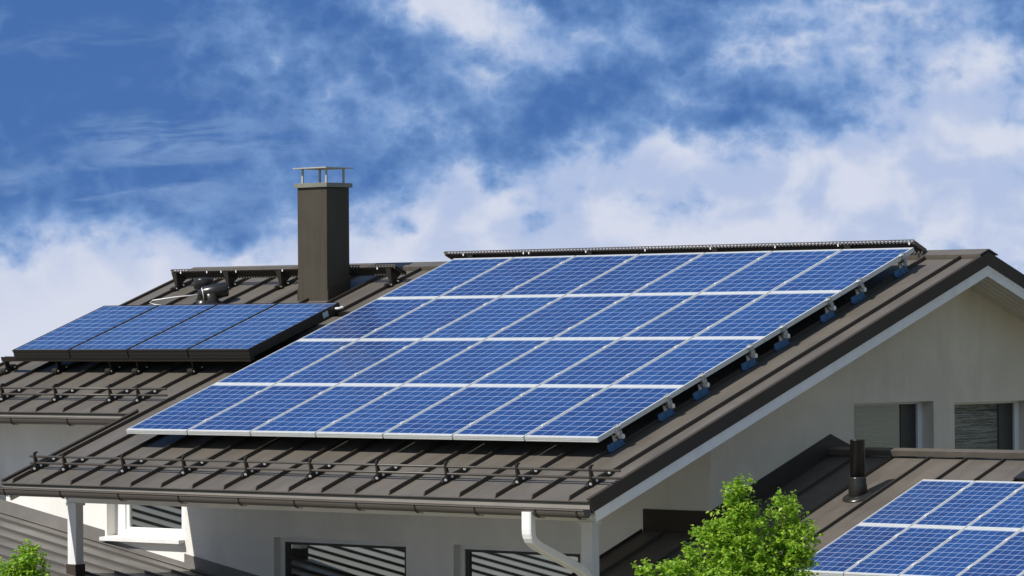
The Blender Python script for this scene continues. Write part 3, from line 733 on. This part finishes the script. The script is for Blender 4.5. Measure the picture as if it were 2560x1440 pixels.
# ================================================================ TREES
def tree(label, lobes, base, crown_base, n_leaf, seed, group):
    rnd = random.Random(seed)
    t = thing('young_tree', label, 'tree', group, base)
    tops = []
    m = MB(); bx, by, bz = base
    ctr = Vector(crown_base)
    m.tube([(bx, by, bz), (bx + .03, by + .02, bz + 2), (ctr.x - .02, ctr.y, ctr.z), (lobes[0][0], lobes[0][1], lobes[0][2] - .1)], [.09, .07, .045, .010], 8)
    for l in lobes[1:]:
        z = min(l[2] - .25, ctr.z + .5) ; a = Vector((ctr.x, ctr.y, max(ctr.z - .9, z - .5))); e = Vector(l[:3])
        mid = a.lerp(e, .55) + Vector((rnd.uniform(-.05, .05), rnd.uniform(-.05, .05), -.06))
        m.tube([a, mid, e], [.024, .014, .005], 6)
    trunk = m.build('trunk', M['bark'], t, smooth=True)
    cr = MB(); vs = []; fs = []
    tot = sum(l[3] ** 2 * l[4] for l in lobes) ; 
    wts = [(l[3] * l[3] * l[4]) ** .72 for l in lobes]; tw = sum(wts)
    for l, w in zip(lobes, wts):
        c = Vector(l[:3]); rx, rz = l[3], l[4]; ns = max(6, int(n_leaf * w / tw / 11))
        for _ in range(ns):
            d_ = Vector((rnd.gauss(0, 1), rnd.gauss(0, 1), rnd.gauss(0, 1))).normalized()
            rr = rnd.random() ** .55 * rnd.uniform(.62, .98)
            p = c + Vector((d_.x * rx, d_.y * rx, d_.z * rz)) * rr
            tip = (d_ * .7 + Vector((rnd.uniform(-.4, .4), rnd.uniform(-.4, .4), rnd.uniform(.2, 1.0)))).normalized()
            SL = rnd.uniform(.08, .17) * min(1.0, .45 + 2.2 * min(rx, rz)); nl = rnd.randint(8, 14)
            bend = Vector((rnd.uniform(-.3, .3), rnd.uniform(-.3, .3), -.35))
            for q in range(nl):
                f = q / (nl - 1)
                base_ = p + tip * SL * f + bend * SL * f * f * .5 + Vector((rnd.gauss(0, .012), rnd.gauss(0, .012), rnd.gauss(0, .012)))
                L = rnd.uniform(.038, .070) * (1.0 - .35 * f); W_ = L * rnd.uniform(.30, .42)
                out = (tip * .35 + Vector((rnd.gauss(0, 1), rnd.gauss(0, 1), rnd.gauss(-.30, .6)))).normalized()
                nn = Vector((rnd.gauss(0, .55), rnd.gauss(0, .55), 1)).normalized()
                sd = out.cross(nn).normalized(); up = sd.cross(out)
                o_ = len(vs)
                vs += [base_, base_ + out * L * .45 + sd * W_ + up * L * .07, base_ + out * L - up * L * .12, base_ + out * L * .45 - sd * W_ + up * L * .07]
                fs += [(o_, o_ + 1, o_ + 2), (o_, o_ + 2, o_ + 3)]
    cr.add(vs, fs); cr.build('crown', M['leaf'], t)
    fix(t)
CAMP = Vector((31.695, -29.7778, 1.13439))
def at_depth(l, f):
    p = CAMP + (Vector(l[:3]) - CAMP) * f
    return (p.x, p.y, p.z, l[3] * f, l[4] * f)
LR = [(9.12,-0.36,-0.54,0.158,0.245),(9.14,-0.33,-0.81,0.296,0.237),(9.47,-0.05,-0.72,0.177,0.197),(9.51,-0.01,-0.97,0.276,0.276),(8.92,-0.53,-0.91,0.158,0.197),(9.11,-0.36,-1.17,0.473,0.355),(9.42,-0.09,-1.29,0.355,0.355),(8.66,-0.75,-1.29,0.177,0.138),(8.45,-0.92,-1.29,0.138,0.110),(8.76,-0.66,-1.14,0.118,0.118),(9.60,0.07,-1.19,0.138,0.177),(8.98,-0.46,-1.56,0.749,0.434),(9.43,-0.07,-1.72,0.552,0.513),(8.62,-0.77,-1.71,0.473,0.355),(9.06,-0.38,-2.15,1.025,0.670)]
LL = [(4.60,-5.59,-0.98,0.084,0.107),(4.58,-5.60,-1.13,0.161,0.134),(4.42,-5.74,-1.17,0.107,0.115),(4.55,-5.62,-1.44,0.422,0.269),(4.46,-5.70,-1.82,0.652,0.422)]
LR = [at_depth(l, 33 / 37) for l in LR]; LL = [at_depth(l, 34.5 / 36) for l in LL]
tree('bright green young tree in front of the lower right roof', LR, (LR[-1][0], LR[-1][1], -7.0), LR[-1][:3], 38000, 3, 'young trees in front of the house')
tree('small bright green treetop at the lower left corner', LL, (LL[-1][0], LL[-1][1], -7.0), LL[-1][:3], 18000, 5, 'young trees in front of the house')
